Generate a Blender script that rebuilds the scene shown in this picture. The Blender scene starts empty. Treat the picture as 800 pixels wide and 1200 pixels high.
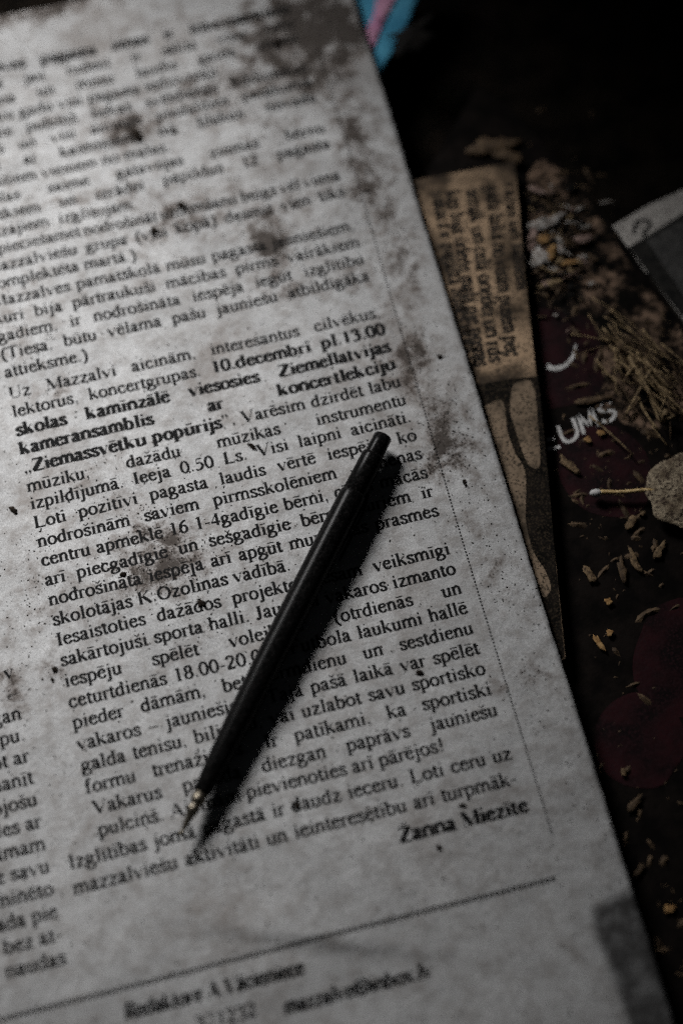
import bpy, bmesh, math, random
import numpy as np
from mathutils import Vector, Matrix, Euler, noise as mnoise

# ------------------------------------------------------------------ camera, world, light
MM = 0.001
sc = bpy.context.scene
COL = sc.collection
CAM_LOC = (34.43447, -184.40911, 339.03521)          # mm
CAM_ROT = (0.39859, 0.0124, -0.24405)
FPX = 60 / 36 * 1200
cd = bpy.data.cameras.new('camera')
cam = bpy.data.objects.new('camera', cd)
COL.objects.link(cam)
cam.location = [c * MM for c in CAM_LOC]
cam.rotation_euler = CAM_ROT
cd.sensor_fit = 'VERTICAL'
cd.sensor_height = 36
cd.sensor_width = 24
cd.lens = 60
cd.clip_start = 0.01
cd.clip_end = 20
cd.dof.use_dof = True
cd.dof.aperture_fstop = 3.9
cd.dof.aperture_blades = 8
sc.camera = cam

world = bpy.data.worlds.new('World')
sc.world = world
world.use_nodes = True
world.node_tree.nodes['Background'].inputs[0].default_value = (0.85, 0.92, 1.0, 1)
world.node_tree.nodes['Background'].inputs[1].default_value = 0.006

def area_lamp(name, loc, target, sx, sy, energy, color):
    l = bpy.data.lights.new(name, 'AREA')
    l.shape = 'RECTANGLE'
    l.size, l.size_y = sx * MM, sy * MM
    l.energy = energy
    l.color = color
    o = bpy.data.objects.new(name, l)
    COL.objects.link(o)
    o.location = [c * MM for c in loc]
    d = Vector(target) - Vector(loc)
    o.rotation_euler = d.to_track_quat('-Z', 'Y').to_euler()
    return o
# one window, beyond the upper left corner of the paper
wl_ = area_lamp('window_light', (-88, 268, 235), (-14, 8, 0), 190, 140, 0.222, (1.0, 0.992, 0.985))
wl_.data.spread = math.radians(39)

sc.view_settings.view_transform = 'Standard'
sc.view_settings.look = 'None'
sc.view_settings.exposure = 0
sc.view_settings.gamma = 1
sc.render.film_transparent = False
sc.cycles.use_denoising = False
sc.cycles.use_adaptive_sampling = True
sc.cycles.adaptive_threshold = 0.08
sc.cycles.adaptive_min_samples = 20
sc.cycles.max_bounces = 5
sc.render.filter_size = 1.2 if hasattr(sc.render, 'filter_size') else 1.5

rnd = random.Random(7)
_RM = np.array(Euler(CAM_ROT, 'XYZ').to_matrix())

def at(x, y, z=0.0):
    """point of the photograph (800x1200) -> point (mm) on the level z"""
    d = _RM @ np.array([x - 400, -(y - 600), -FPX])
    t = (z - CAM_LOC[2]) / d[2]
    return (CAM_LOC[0] + d[0] * t, CAM_LOC[1] + d[1] * t, z)

f0 = np.array(at(300, 640)) - np.array(CAM_LOC)
cd.dof.focus_distance = float(-(np.linalg.inv(_RM) @ f0)[2]) * MM

# ------------------------------------------------------------------ node helpers
def new_mat(name):
    m = bpy.data.materials.new(name)
    m.use_nodes = True
    nt = m.node_tree
    b = nt.nodes['Principled BSDF']
    return m, nt, b

def N(nt, typ, **kw):
    n = nt.nodes.new(typ)
    for k, v in kw.items():
        if k.startswith('i_'):
            key = k[2:]
            n.inputs[int(key) if key.isdigit() else key].default_value = v
        else:
            setattr(n, k, v)
    return n

def noise_tex(nt, scale, detail=4, rough=.55, vec=None, distort=0):
    n = N(nt, 'ShaderNodeTexNoise', i_Scale=scale, i_Detail=detail, i_Roughness=rough, i_Distortion=distort)
    if vec is not None:
        nt.links.new(vec, n.inputs['Vector'])
    return n

def mixc(nt, fac, a, b, blend='MIX'):
    n = N(nt, 'ShaderNodeMix', data_type='RGBA', blend_type=blend)
    for sock, v in ((n.inputs['Factor'], fac), (n.inputs['A'], a), (n.inputs['B'], b)):
        if isinstance(v, (int, float)):
            sock.default_value = v
        elif isinstance(v, tuple):
            sock.default_value = v if len(v) == 4 else (*v, 1)
        else:
            nt.links.new(v, sock)
    for o in n.outputs:
        if o.type == 'RGBA':
            return o

def mapr(nt, val, a, b, c=0., d=1., smooth=True):
    n = N(nt, 'ShaderNodeMapRange', interpolation_type='SMOOTHSTEP' if smooth else 'LINEAR')
    nt.links.new(val, n.inputs['Value'])
    for k, v in (('From Min', a), ('From Max', b), ('To Min', c), ('To Max', d)):
        n.inputs[k].default_value = v
    return n.outputs['Result']

def mathn(nt, op, a, b=0.0, clamp=False):
    n = N(nt, 'ShaderNodeMath', operation=op, use_clamp=clamp)
    for i, v in enumerate((a, b)):
        if isinstance(v, (int, float)):
            n.inputs[i].default_value = v
        else:
            nt.links.new(v, n.inputs[i])
    return n.outputs[0]

def objvec(nt):
    return N(nt, 'ShaderNodeTexCoord').outputs['Object']

def bump(nt, b, h, strength, dist):
    n = N(nt, 'ShaderNodeBump', i_Strength=strength, i_Distance=dist)
    nt.links.new(h, n.inputs['Height'])
    nt.links.new(n.outputs['Normal'], b.inputs['Normal'])

def rough_mat(name, c1, c2, scale, rough=.85, bstr=.5, bdist=.0004, spec=.2, lo=.35, hi=.65, c3=None, s3=3000.):
    m, nt, b = new_mat(name)
    v = objvec(nt)
    n = noise_tex(nt, scale, 6, .6, v)
    col = mixc(nt, mapr(nt, n.outputs['Fac'], lo, hi), c1, c2)
    if c3:
        n3 = noise_tex(nt, s3, 2, .5, v)
        col = mixc(nt, mapr(nt, n3.outputs['Fac'], .49, .66), col, c3)
    nt.links.new(col, b.inputs['Base Color'])
    b.inputs['Roughness'].default_value = rough
    b.inputs['Specular IOR Level'].default_value = spec
    n2 = noise_tex(nt, scale * 4, 5, .65, v)
    bump(nt, b, n2.outputs['Fac'], bstr, bdist)
    return m

# ------------------------------------------------------------------ object helpers
def link(name, verts, faces, mat, parent=None, smooth=False, loc=None):
    me = bpy.data.meshes.new(name)
    me.from_pydata([[c * MM for c in v] for v in verts], [], faces)
    me.update()
    if smooth:
        me.polygons.foreach_set('use_smooth', [True] * len(me.polygons))
    me.materials.append(mat)
    o = bpy.data.objects.new(name, me)
    COL.objects.link(o)
    if loc is not None:
        o.location = [c * MM for c in loc]
    if parent:
        o.parent = parent
    return o

def tag(o, label=None, cat=None, group=None, kind=None):
    if label: o['label'] = label
    if cat: o['category'] = cat
    if group: o['group'] = group
    if kind: o['kind'] = kind
    return o

def slab(poly, z0, z1):
    """closed prism over an outline (list of xy), mm"""
    n = len(poly)
    a = sum(poly[i][0] * poly[(i + 1) % n][1] - poly[(i + 1) % n][0] * poly[i][1] for i in range(n))
    if a < 0: poly = poly[::-1]
    v = [(x, y, z0) for x, y in poly] + [(x, y, z1) for x, y in poly]
    f = [tuple(range(n))[::-1], tuple(range(n, 2 * n))]
    f += [(i, (i + 1) % n, n + (i + 1) % n, n + i) for i in range(n)]
    return v, f

def pxpoly(pts, z):
    return [at(x, y, z)[:2] for x, y in pts]

def tube(path, radii, seg=8, cap=True):
    """swept tube along 3-d points"""
    P = [Vector(p) for p in path]
    V, F = [], []
    up = Vector((0, 0, 1))
    for i, p in enumerate(P):
        d = (P[min(i + 1, len(P) - 1)] - P[max(i - 1, 0)]).normalized()
        a = d.cross(up)
        if a.length < 1e-4: a = d.cross(Vector((1, 0, 0)))
        a.normalize(); b = a.cross(d)
        for s in range(seg):
            t = 2 * math.pi * s / seg
            V.append(tuple(p + (a * math.cos(t) + b * math.sin(t)) * radii[i]))
    for i in range(len(P) - 1):
        for s in range(seg):
            s2 = (s + 1) % seg
            F.append((i * seg + s, i * seg + s2, (i + 1) * seg + s2, (i + 1) * seg + s))
    if cap:
        F.append(tuple(range(seg))[::-1])
        F.append(tuple(range((len(P) - 1) * seg, len(P) * seg)))
    return V, F

def catmull(pts, n=7):
    out = []
    P = [pts[0]] + list(pts) + [pts[-1]]
    for i in range(1, len(P) - 2):
        p0, p1, p2, p3 = P[i - 1], P[i], P[i + 1], P[i + 2]
        for j in range(n):
            t = j / n
            out.append(tuple(.5 * (2 * b + (c - a) * t + (2 * a - 5 * b + 4 * c - d) * t * t + (3 * b - a - 3 * c + d) * t ** 3)
                             for a, b, c, d in zip(p0, p1, p2, p3)))
    out.append(tuple(pts[-1]))
    return out

# ------------------------------------------------------------------ the surface of the top sheet (mm)
EDGE_R = 101.0
EDGE_T = 104.4
def zpaper(x, y):
    z = .28 * math.sin(x * .061 + y * .017 + 1.) + .22 * math.sin(y * .083 - x * .031) + .1 * math.sin(x * .19 + y * .12)
    z += .5 * mnoise.noise(Vector((x * .018, y * .018, 3.1)))
    # margin curls down, more towards the bottom corner
    e = max(0., (x - 82.) / 19.)
    z -= (.35 + 1.1 * max(0., min(1., (-y - 90.) / 70.)) ** 1.3) * e * e
    # a diagonal crease in the blank foot of the page
    d = (x - 30.) * .35 + (y + 128.) * .94
    w = math.exp(-((x - 38.) / 22.) ** 2)
    z += .75 * w * max(0., 1 - abs(d) / (2.5 if d < 0 else 8.))
    # a shallow fold across the head of the page
    z += .5 * math.exp(-((y - 61. - .06 * x) / 3.2) ** 2) * .5
    return z

# ------------------------------------------------------------------ serif letters cut as strokes (em/1000)
def glyph(ch, bold):
    T = 200 if bold else 138
    H = 84 if bold else 72
    X = 448
    S = []                                   # strokes: (points, width or 'nib')
    def C(p, w='nib'): S.append((catmull(p), w))
    def L(x0, y0, x1, y1, w): S.append(([(x0, y0), (x1, y1)], w))
    def stem(x, y0, y1, w=None): L(x, y0, x, y1, w or T)
    def sf(x, y, a=None, b=None):            # serif
        a = T * .5 + 48 if a is None else a
        b = T * .5 + 48 if b is None else b
        yy = y + 13 if y < 100 and y > -100 else (y - 13 if y > 0 else y + 13)
        L(x - a, yy, x + b, yy, 27)
    def flag(x, y):                          # slanted entry serif at the top of a stem
        L(x - T * .5 - 52, y - 42, x + T * .3, y - 10, 34)
    def dot(x, y, r):
        S.append(([(x + r * math.cos(t * math.pi / 5), y + r * math.sin(t * math.pi / 5)) for t in range(10)], 'fill'))
    def ell(cx, cy, rx, ry):
        S.append(([(cx + rx * math.cos(t * math.pi / 14), cy + ry * math.sin(t * math.pi / 14)) for t in range(29)], 'nib'))
    DR = 54 if not bold else 68
    base, dia = ch, None
    for k, (src, d) in {'ā': ('a', 'm'), 'ē': ('e', 'm'), 'ī': ('ı', 'm'), 'ū': ('u', 'm'), 'š': ('s', 'c'), 'ž': ('z', 'c'), 'č': ('c', 'c'),
                        'ļ': ('l', ','), 'ņ': ('n', ','), 'ķ': ('k', ','), 'ģ': ('g', "'"), 'Ļ': ('L', ','), 'Ž': ('Z', 'C'), 'Š': ('S', 'C'), 'Ē': ('E', 'M'), 'Ā': ('A', 'M')}.items():
        if ch == k: base, dia = src, d
    c = base
    b50 = 50 if bold else 0
    adv = {'a': 444, 'c': 444, 'e': 444, 'f': 333, 'i': 278, 'ı': 278, 'j': 278, 'l': 278, 'm': 778, 'r': 333 + b50, 's': 389, 't': 278 + b50, 'w': 722, 'z': 444}.get(c)
    if adv is None:
        adv = 500
        if c in 'bdhknpqu' and bold: adv = 556
    dx = (adv - 500) * .5
    if c == 'a':
        C([(85, 335), (110, 405), (190, 440), (265, 420), (300, 340)]); stem(300, 75, 345)
        C([(300, 85), (318, 25), (360, 15), (415, 50)]); C([(300, 275), (190, 225), (90, 170), (75, 90), (130, 25), (215, 35), (300, 105)]); dot(100, 340, 42)
    elif c == 'b':
        stem(105, 20, 676); flag(105, 683); C([(105, 340), (190, 432), (290, 430), (390, 350), (420, 225), (385, 90), (290, 15), (190, 15), (105, 60)])
    elif c == 'c':
        C([(360, 350), (310, 425), (230, 438), (125, 390), (70, 230), (120, 75), (230, 15), (330, 45), (405, 130)]); dot(345, 345, 46)
    elif c == 'd':
        stem(375 + dx, 10, 676); flag(375 + dx, 683); L(375 + dx, 14, 470 + dx, 24, 28)
        C([(375, 360), (300, 432), (205, 430), (105, 340), (70, 215), (105, 85), (205, 15), (300, 35), (375, 95)])
    elif c == 'e':
        L(95, 275, 375, 275, H); C([(372, 275), (345, 385), (240, 438), (125, 390), (70, 230), (120, 75), (230, 15), (330, 45), (405, 130)])
    elif c == 'f':
        stem(130, 10, 550); C([(130, 540), (155, 635), (225, 672), (310, 640)]); dot(300, 625, 44); L(28, 432, 265, 432, H); sf(130, 0)
    elif c == 'g':
        ell(215, 300, 130, 135); C([(130, 190), (90, 130), (140, 80), (340, 65), (430, -10), (400, -130), (240, -195), (90, -165), (60, -90), (110, -20), (190, 30)]); L(330, 405, 465, 405, 40)
    elif c in 'hnmı':
        if c == 'ı':
            stem(139, 10, 440); flag(139, X); sf(139, 0)
        else:
            xs = [105, 385 + dx * 2] if c != 'm' else [105, 385, 665]
            stem(xs[0], 10, 676 if c == 'h' else 440); flag(xs[0], 683 if c == 'h' else X); sf(xs[0], 0)
            for xa, xb in zip(xs, xs[1:]):
                C([(xa + 15, 335), (xa + 90, 415), (xa + 175, 432), (xb - 20, 390), (xb, 300)], T * .8); stem(xb, 10, 310); sf(xb, 0)
    elif c == 'i':
        stem(139, 10, 440); flag(139, X); sf(139, 0); dot(135, 610, DR)
    elif c == 'j':
        stem(155, -110, 440); flag(155, X); dot(150, 610, DR); C([(155, -100), (130, -180), (60, -205), (-10, -170)])
    elif c == 'k':
        stem(105, 10, 676); flag(105, 683); sf(105, 0); L(110, 200, 375, 430, 38); L(205, 285, 430, 10, T); sf(430, 0, 60, 65); sf(380, X, 70, 70)
    elif c == 'l':
        stem(139, 10, 676); flag(139, 683); sf(139, 0)
    elif c == 'o':
        ell(250, 224, 182, 212)
    elif c == 'p':
        stem(105, -205, 440); flag(105, X); sf(105, -217); C([(105, 345), (190, 432), (290, 430), (390, 350), (420, 225), (385, 90), (290, 15), (190, 15), (105, 60)])
    elif c == 'q':
        stem(385, -205, 440); sf(385, -217); C([(385, 360), (300, 432), (205, 430), (105, 340), (70, 215), (105, 85), (205, 15), (300, 35), (385, 95)])
    elif c == 'r':
        stem(110, 10, 440); flag(110, X); sf(110, 0); C([(115, 310), (170, 400), (230, 430), (300, 405)], 55); dot(300, 395, 46)
    elif c == 's':
        C([(320, 345), (290, 420), (195, 436), (95, 385), (95, 315), (180, 255), (270, 200), (325, 125), (290, 40), (190, 14), (95, 45), (60, 135)])
        L(330, 435, 330, 325, 22); L(58, 20, 58, 135, 22)
    elif c == 't':
        stem(120, 90, 560); L(120, 560, 40, 440, 30); C([(120, 100), (140, 30), (195, 16), (275, 65)]); L(22, 432, 262, 432, H)
    elif c == 'u':
        xb = 375 + dx * 2
        stem(105, 130, 440); flag(105, X); C([(105, 140), (130, 40), (220, 14), (310, 45), (xb, 115)]); stem(xb, 10, 440); flag(xb, X); L(xb, 14, xb + 90, 24, 28)
    elif c == 'v':
        L(70, 440, 262, 5, T); L(435, 440, 262, 5, 36); sf(70, X, 65, 90); sf(430, X, 80, 60)
    elif c == 'w':
        for q in (0, 235):
            L(65 + q, 440, 235 + q, 5, T); L(390 + q * 1.15, 440, 235 + q, 5, 36)
        sf(65, X, 60, 90); sf(660, X, 80, 55)
    elif c == 'x':
        L(75, 440, 425, 5, T); L(410, 440, 80, 5, 36); sf(70, X); sf(425, X); sf(75, 0); sf(425, 0)
    elif c == 'y':
        L(70, 440, 262, 5, T); L(435, 440, 255, -10, 36); C([(258, 0), (200, -140), (120, -200), (60, -180)], 42); sf(70, X, 65, 90); sf(430, X, 80, 60)
    elif c == 'z':
        L(45, 428, 400, 428, H + 8); L(380, 428, 60, 20, T * .85); L(40, 18, 410, 18, H + 8); L(50, 430, 45, 320, 24); L(405, 20, 418, 130, 24)
    else:
        CT = T * 1.12
        adv = {'A': 722, 'B': 667, 'C': 667, 'D': 722, 'E': 611, 'F': 556, 'G': 722, 'I': 333, 'J': 389, 'K': 722, 'L': 611, 'M': 889, 'N': 722, 'O': 722, 'P': 556, 'R': 667, 'S': 556,
               'T': 611, 'U': 722, 'V': 722, 'Z': 611, ' ': 250, '.': 250, ',': 250, '-': 333, '–': 500, '(': 333, ')': 333, '!': 333, '„': 444, '”': 444, ':': 278, '@': 921, '/': 278}.get(c, 500)
        if c == 'A': L(350, 655, 95, 8, 40); L(345, 655, 625, 8, CT); L(190, 235, 510, 235, H); sf(95, 0, 80, 95); sf(625, 0, 110, 90)
        elif c == 'B': stem(150, 8, 655, CT); sf(150, 0); C([(100, 645), (350, 645), (500, 580), (490, 410), (330, 350), (180, 345)]); C([(330, 348), (540, 300), (560, 110), (380, 18), (90, 18)])
        elif c in 'CG':
            C([(600, 480), (520, 610), (380, 645), (200, 570), (110, 335), (190, 100), (380, 18), (530, 60), (620, 180)]); L(605, 650, 605, 470, 26)
            if c == 'G': stem(580, 40, 290, CT); sf(580, 300)
        elif c == 'D': stem(150, 8, 655, CT); C([(60, 645), (330, 645), (540, 580), (640, 335), (540, 90), (330, 18), (60, 18)])
        elif c in 'EF':
            stem(150, 8, 655, CT); L(40, 645, 540 - (c == 'F') * 20, 645, H); L(150, 345, 420, 345, H); L(535, 650, 545, 520, 26); L(420, 430, 420, 260, 26)
            if c == 'E': L(40, 18, 570, 18, H); L(565, 15, 590, 170, 26)
            else: sf(150, 0)
        elif c == 'I': stem(166, 8, 655, CT); sf(166, 0); sf(166, 662)
        elif c == 'J': stem(220, 120, 655, CT); sf(220, 662); C([(220, 130), (190, 30), (110, 5), (40, 70)])
        elif c == 'K': stem(150, 8, 655, CT); sf(150, 0); sf(150, 662); L(160, 280, 560, 640, 40); L(290, 400, 630, 10, CT); sf(630, 0, 100, 80); sf(560, 662, 90, 80)
        elif c == 'L': stem(150, 8, 655, CT); sf(150, 662); L(40, 18, 560, 18, H); L(555, 15, 590, 180, 26)
        elif c == 'M': stem(135, 8, 655, 42); L(150, 650, 440, 20, CT); L(440, 20, 740, 650, 40); stem(750, 8, 655, CT); sf(135, 0, 90, 90); sf(750, 0); L(20, 649, 170, 649, 27); L(720, 649, 870, 649, 27)
        elif c == 'N': stem(125, 8, 655, 42); L(130, 650, 600, 15, CT); stem(605, 5, 655, 42); sf(125, 0, 90, 90); sf(605, 662, 90, 90); L(20, 649, 160, 649, 27)
        elif c == 'O': ell(361, 331, 275, 316)
        elif c in 'PR':
            stem(150, 8, 655, CT); sf(150, 0); C([(40, 645), (300, 645), (480, 590), (500, 470), (440, 340), (300, 300), (170, 300)])
            if c == 'R': L(330, 305, 590, 10, CT); sf(600, 0, 60, 60)
        elif c == 'S': C([(440, 500), (400, 610), (280, 645), (140, 590), (110, 480), (200, 390), (340, 310), (455, 210), (420, 70), (280, 18), (120, 60), (60, 190)]); L(448, 655, 452, 490, 26); L(60, 10, 58, 190, 26)
        elif c == 'T': stem(305, 8, 655, CT); sf(305, 0, 110, 110); L(30, 645, 580, 645, H); L(25, 655, 20, 500, 26); L(585, 655, 592, 500, 26)
        elif c == 'U': stem(150, 200, 655, CT); sf(150, 662); C([(150, 210), (190, 70), (340, 18), (500, 60), (590, 210)], 48); stem(595, 200, 655, 42); sf(595, 662, 90, 90)
        elif c == 'V': L(105, 655, 370, 5, CT); L(640, 655, 370, 5, 40); sf(105, 662); sf(640, 662, 85, 80)
        elif c == 'Z': L(60, 645, 560, 645, H); L(540, 645, 60, 18, CT); L(40, 18, 570, 18, H); L(65, 650, 50, 510, 26); L(565, 15, 590, 170, 26)
        elif c == '0': ell(250, 331, 180, 316)
        elif c == '1': stem(265, 8, 660); sf(265, 0, 110, 110); L(255, 650, 120, 590, 40)
        elif c == '2': C([(70, 500), (110, 610), (230, 650), (360, 590), (370, 450), (260, 270), (80, 40)]); L(50, 30, 430, 30, H + 30); L(430, 30, 465, 140, 26)
        elif c == '3': C([(80, 530), (130, 620), (240, 650), (350, 580), (330, 430), (200, 355)]); C([(200, 355), (350, 320), (400, 190), (330, 50), (180, 10), (60, 60)])
        elif c == '4': stem(330, 0, 660); L(330, 650, 30, 190, 38); L(20, 185, 470, 185, H + 22)
        elif c == '5': L(150, 635, 420, 635, 60); L(150, 635, 110, 390, 36); C([(110, 390), (270, 400), (385, 320), (390, 170), (290, 40), (150, 10), (50, 60)])
        elif c == '6': C([(420, 650), (270, 600), (130, 450), (90, 230), (150, 50), (260, 14), (380, 80), (410, 220), (340, 360), (220, 385), (110, 310)])
        elif c == '7': L(50, 630, 440, 630, 60); L(430, 630, 230, 0, 60); L(50, 640, 40, 500, 26)
        elif c == '8': ell(250, 490, 135, 150); ell(250, 175, 165, 160)
        elif c == '9': C([(80, 10), (230, 60), (370, 210), (410, 430), (350, 610), (240, 645), (120, 580), (90, 440), (160, 300), (280, 280), (390, 360)])
        elif c == '.': dot(125, 48, DR)
        elif c == ',': dot(120, 48, DR); C([(150, 40), (150, -40), (95, -110)], 36)
        elif c == ':': dot(139, 48, DR); dot(139, 400, DR)
        elif c == '-': L(40, 220, 290, 220, 62)
        elif c == '–': L(0, 225, 500, 225, 46)
        elif c in '()':
            p = [(280, 670), (130, 480), (95, 240), (130, 0), (280, -180)]
            C(p if c == '(' else [(333 - x, y) for x, y in p])
        elif c == '!': L(166, 660, 166, 190, T); dot(166, 48, DR)
        elif c in '„”':
            y = 48 if c == '„' else 610
            for q in (110, 300): dot(q, y, DR); C([(q + 30, y - 8), (q + 30, y - 80), (q - 25, y - 150)], 36)
        elif c == '/': L(10, -10, 270, 670, 40)
        elif c == '@': ell(460, 300, 400, 330); ell(440, 290, 150, 150); stem(600, 150, 440, 50)
    ac = adv * .5
    if dia == 'm': L(ac - 165 + (30 if c == 'ı' else 0), 590, ac + 165 - (30 if c == 'ı' else 0), 590, 58 if bold else 46)
    elif dia in ('c', 'C'):
        y = 540 if dia == 'c' else 730
        L(ac - 120, y + 135, ac, y + 10, 46); L(ac + 120, y + 135, ac, y + 10, 46)
    elif dia == ',': L(ac + 25, -75, ac - 35, -230, 62)
    elif dia == "'": L(ac - 20, 520, ac + 30, 660, 60)
    return adv, S, T, H

_gc = {}
def glyph_mesh(ch, bold):
    """list of (verts, faces) in em units"""
    k = (ch, bold)
    if k in _gc: return _gc[k]
    adv, S, T, H = glyph(ch, bold)
    V, F = [], []
    for pts, w in S:
        if w == 'fill':
            b = len(V); V += [(x / 1000, y / 1000) for x, y in pts]; F.append(tuple(range(b, b + len(pts)))); continue
        n = len(pts)
        tang = []
        for i in range(n):
            a, c = pts[max(i - 1, 0)], pts[min(i + 1, n - 1)]
            dx, dy = c[0] - a[0], c[1] - a[1]
            l = math.hypot(dx, dy) or 1
            tang.append((dx / l, dy / l))
        b = len(V)
        for (x, y), (tx, ty) in zip(pts, tang):
            ww = (H + (T - H) * abs(ty) ** 1.25) if w == 'nib' else w
            V.append(((x - ty * ww / 2) / 1000, (y + tx * ww / 2) / 1000))
            V.append(((x + ty * ww / 2) / 1000, (y - tx * ww / 2) / 1000))
        for i in range(n - 1):
            F.append((b + 2 * i, b + 2 * i + 1, b + 2 * i + 3, b + 2 * i + 2))
    _gc[k] = (adv / 1000, V, F)
    return _gc[k]

class Ink:
    """collects letters lying on a surface"""
    def __init__(self): self.V, self.F = [], []
    def put(self, ch, x, y, em, bold, ang=0., slant=0., sx=1.):
        adv, V, F = glyph_mesh(ch, bold)
        b = len(self.V)
        ca, sa = math.cos(ang), math.sin(ang)
        for vx, vy in V:
            vx = (vx + vy * slant) * em * sx; vy *= em
            self.V.append((x + vx * ca - vy * sa, y + vx * sa + vy * ca))
        self.F += [tuple(i + b for i in f) for f in F]
        return adv * em * sx
    def width(self, s, em, bold, sx=1.): return sum(glyph_mesh(c, bold)[0] for c in s) * em * sx
    def word(self, s, x, y, em, bold, ang=0., slant=0., sx=1.):
        for c in s:
            a = self.put(c, x, y, em, bold, ang, slant, sx)
            x += a * math.cos(ang); y += a * math.sin(ang)
        return x, y
    def quad(self, x0, y0, x1, y1, w):
        l = math.hypot(x1 - x0, y1 - y0); nx, ny = -(y1 - y0) / l * w / 2, (x1 - x0) / l * w / 2
        b = len(self.V)
        self.V += [(x0 + nx, y0 + ny), (x0 - nx, y0 - ny), (x1 - nx, y1 - ny), (x1 + nx, y1 + ny)]
        self.F.append((b, b + 1, b + 2, b + 3))
    def justify(self, words, x0, x1, y, em, natural=False, slope=0.):
        """words: list of (text, bold)"""
        ws = [self.width(t, em * (1.04 if b else 1), b) for t, b in words]
        tot = sum(ws)
        sx = 1.
        gap = .25 * em
        if not natural and len(words) > 1:
            gap = (x1 - x0 - tot) / (len(words) - 1)
            if gap < .17 * em:
                sx = (x1 - x0) / (tot + .17 * em * (len(words) - 1)); gap = .17 * em * sx
        x = x0
        for (t, b), w in zip(words, ws):
            jit = rnd.uniform(-.03, .03)
            self.word(t, x, y + slope * (x - x0) + jit, em * (1.04 if b else 1), b, 0, 0, sx)
            x += w * sx + gap
    def build(self, name, mat, parent, zf, lift):
        V = []
        zs = lift
        verts = [(x, y, zf(x, y) + zs) for x, y in self.V]
        # each stroke a hair above the previous so that crossings never share a plane
        for i, f in enumerate(self.F):
            pass
        return link(name, verts, self.F, mat, parent)

def W(s):
    """'*word' is bold"""
    out = []
    for w in s.split():
        out.append((w[1:], True) if w[0] == '*' else (w, False))
    return out

LINES = {
 -19: "*Mazzalves *pagasta *ziņas *ir *interesantiem",
 -18: "pagastā jau rudenī ir sākta visu ceļu",
 -17: "labošana un mūsu ļaudis gaida ziemu",
 -16: "kā katru gadu visi pagasta iedzīvotāji .",
 -15: "Jaunais pulciņš tiekas svētdienās bibliotēkas",
 -14: "telpās un visi aicināti piedalīties pasākumā",
 -13: "kopā ar kaimiņiem no blakus novada",
 -12: "un citiem viesiem no malas.",
 -11: "Skolas saime gatavojas ziemas bērnu",
 -10: "svētkiem un izrādei papildus 12 pagasta",
 -9:  "mazajiem. izglītojam.",
 -8:  "nepieciešamet nodrošināt uzņemšanu beigs vēl viena",
 -7:  "Mazzalviešu grupa (visi kopā) desmit vien tiks",
 -6:  "komplektēta martā.)",
 -5:  "Mazzalves pamatskolā mūsu pagasta jauniešiem,",
 -4:  "kuri bija pārtraukuši mācības pirms vairākiem",
 -3:  "gadiem, ir nodrošināta iespēja iegūt izglītību",
 -2:  "(Tiesa, būtu vēlama pašu jauniešu atbildīgāka",
 -1:  "attieksme.)",
 0: "Uz Mazzalvi aicinām, interesantus cilvēkus,",
 1: "lektorus, koncertgrupas. *10.decembrī *pl.13.00",
 2: "*skolas *kamīnzālē *viesosies *Ziemeļlatvijas",
 3: "*kameransamblis *ar *koncertlekciju",
 4: "*„Ziemassvētku *popūrijs”. Varēsim dzirdēt labu",
 5: "mūziku, dažādu mūzikas instrumentu",
 6: "izpildījumā. Ieeja 0.50 Ls. Visi laipni aicināti.",
 7: "Ļoti pozitīvi pagasta ļaudis vērtē iespēju, ko",
 8: "nodrošinām saviem pirmsskolēniem – dienas",
 9: "centru apmeklē 16 1-4gadīgie bērni, cītīgi mācās",
 10: "arī piecgadīgie un sešgadīgie bērni, kuriem ir",
 11: "nodrošināta iespēja arī apgūt muzikālās prasmes",
 12: "skolotājas K.Ozoliņas vadībā.",
 13: "Iesaistoties dažādos projektos, esam veiksmīgi",
 14: "sakārtojuši sporta halli. Jaunieši vakaros izmanto",
 15: "iespēju spēlēt volejbolu (otrdienās un",
 16: "ceturtdienās 18.00-20.00). Futbola laukumi hallē",
 17: "pieder dāmām, bet pirmdienu un sestdienu",
 18: "vakaros – jauniešiem. Tajā pašā laikā var spēlēt",
 19: "galda tenisu, biljardu, vai uzlabot savu sportisko",
 20: "formu trenažieros. Ir patīkami, ka sportiski",
 21: "Vakarus pavada diezgan paprāvs jauniešu",
 22: "pulciņš. Aicinām pievienoties arī pārējos!",
 23: "Izglītības jomā pagastā ir daudz ieceru. Ļoti ceru uz",
 24: "mazzalviešu aktivitāti un ieinteresētību arī turpmāk-",
}
NATURAL = {-16, -12, -9, -6, -1, 12, 22}
SIDE = {14: "v", 15: "–", 16: "un gan", 17: "grupu.", 18: "kopt ar", 19: "aizmanīt", 20: "dejojošu", 21: "spēles ar", 22: "zināmam", 23: "uz savu",
        24: "pieminēto", 25: "vada pie", 26: "bez at-", 27: "naudas"}
EM = 4.3
PITCH = 4.6
COLW = 85.2

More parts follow.
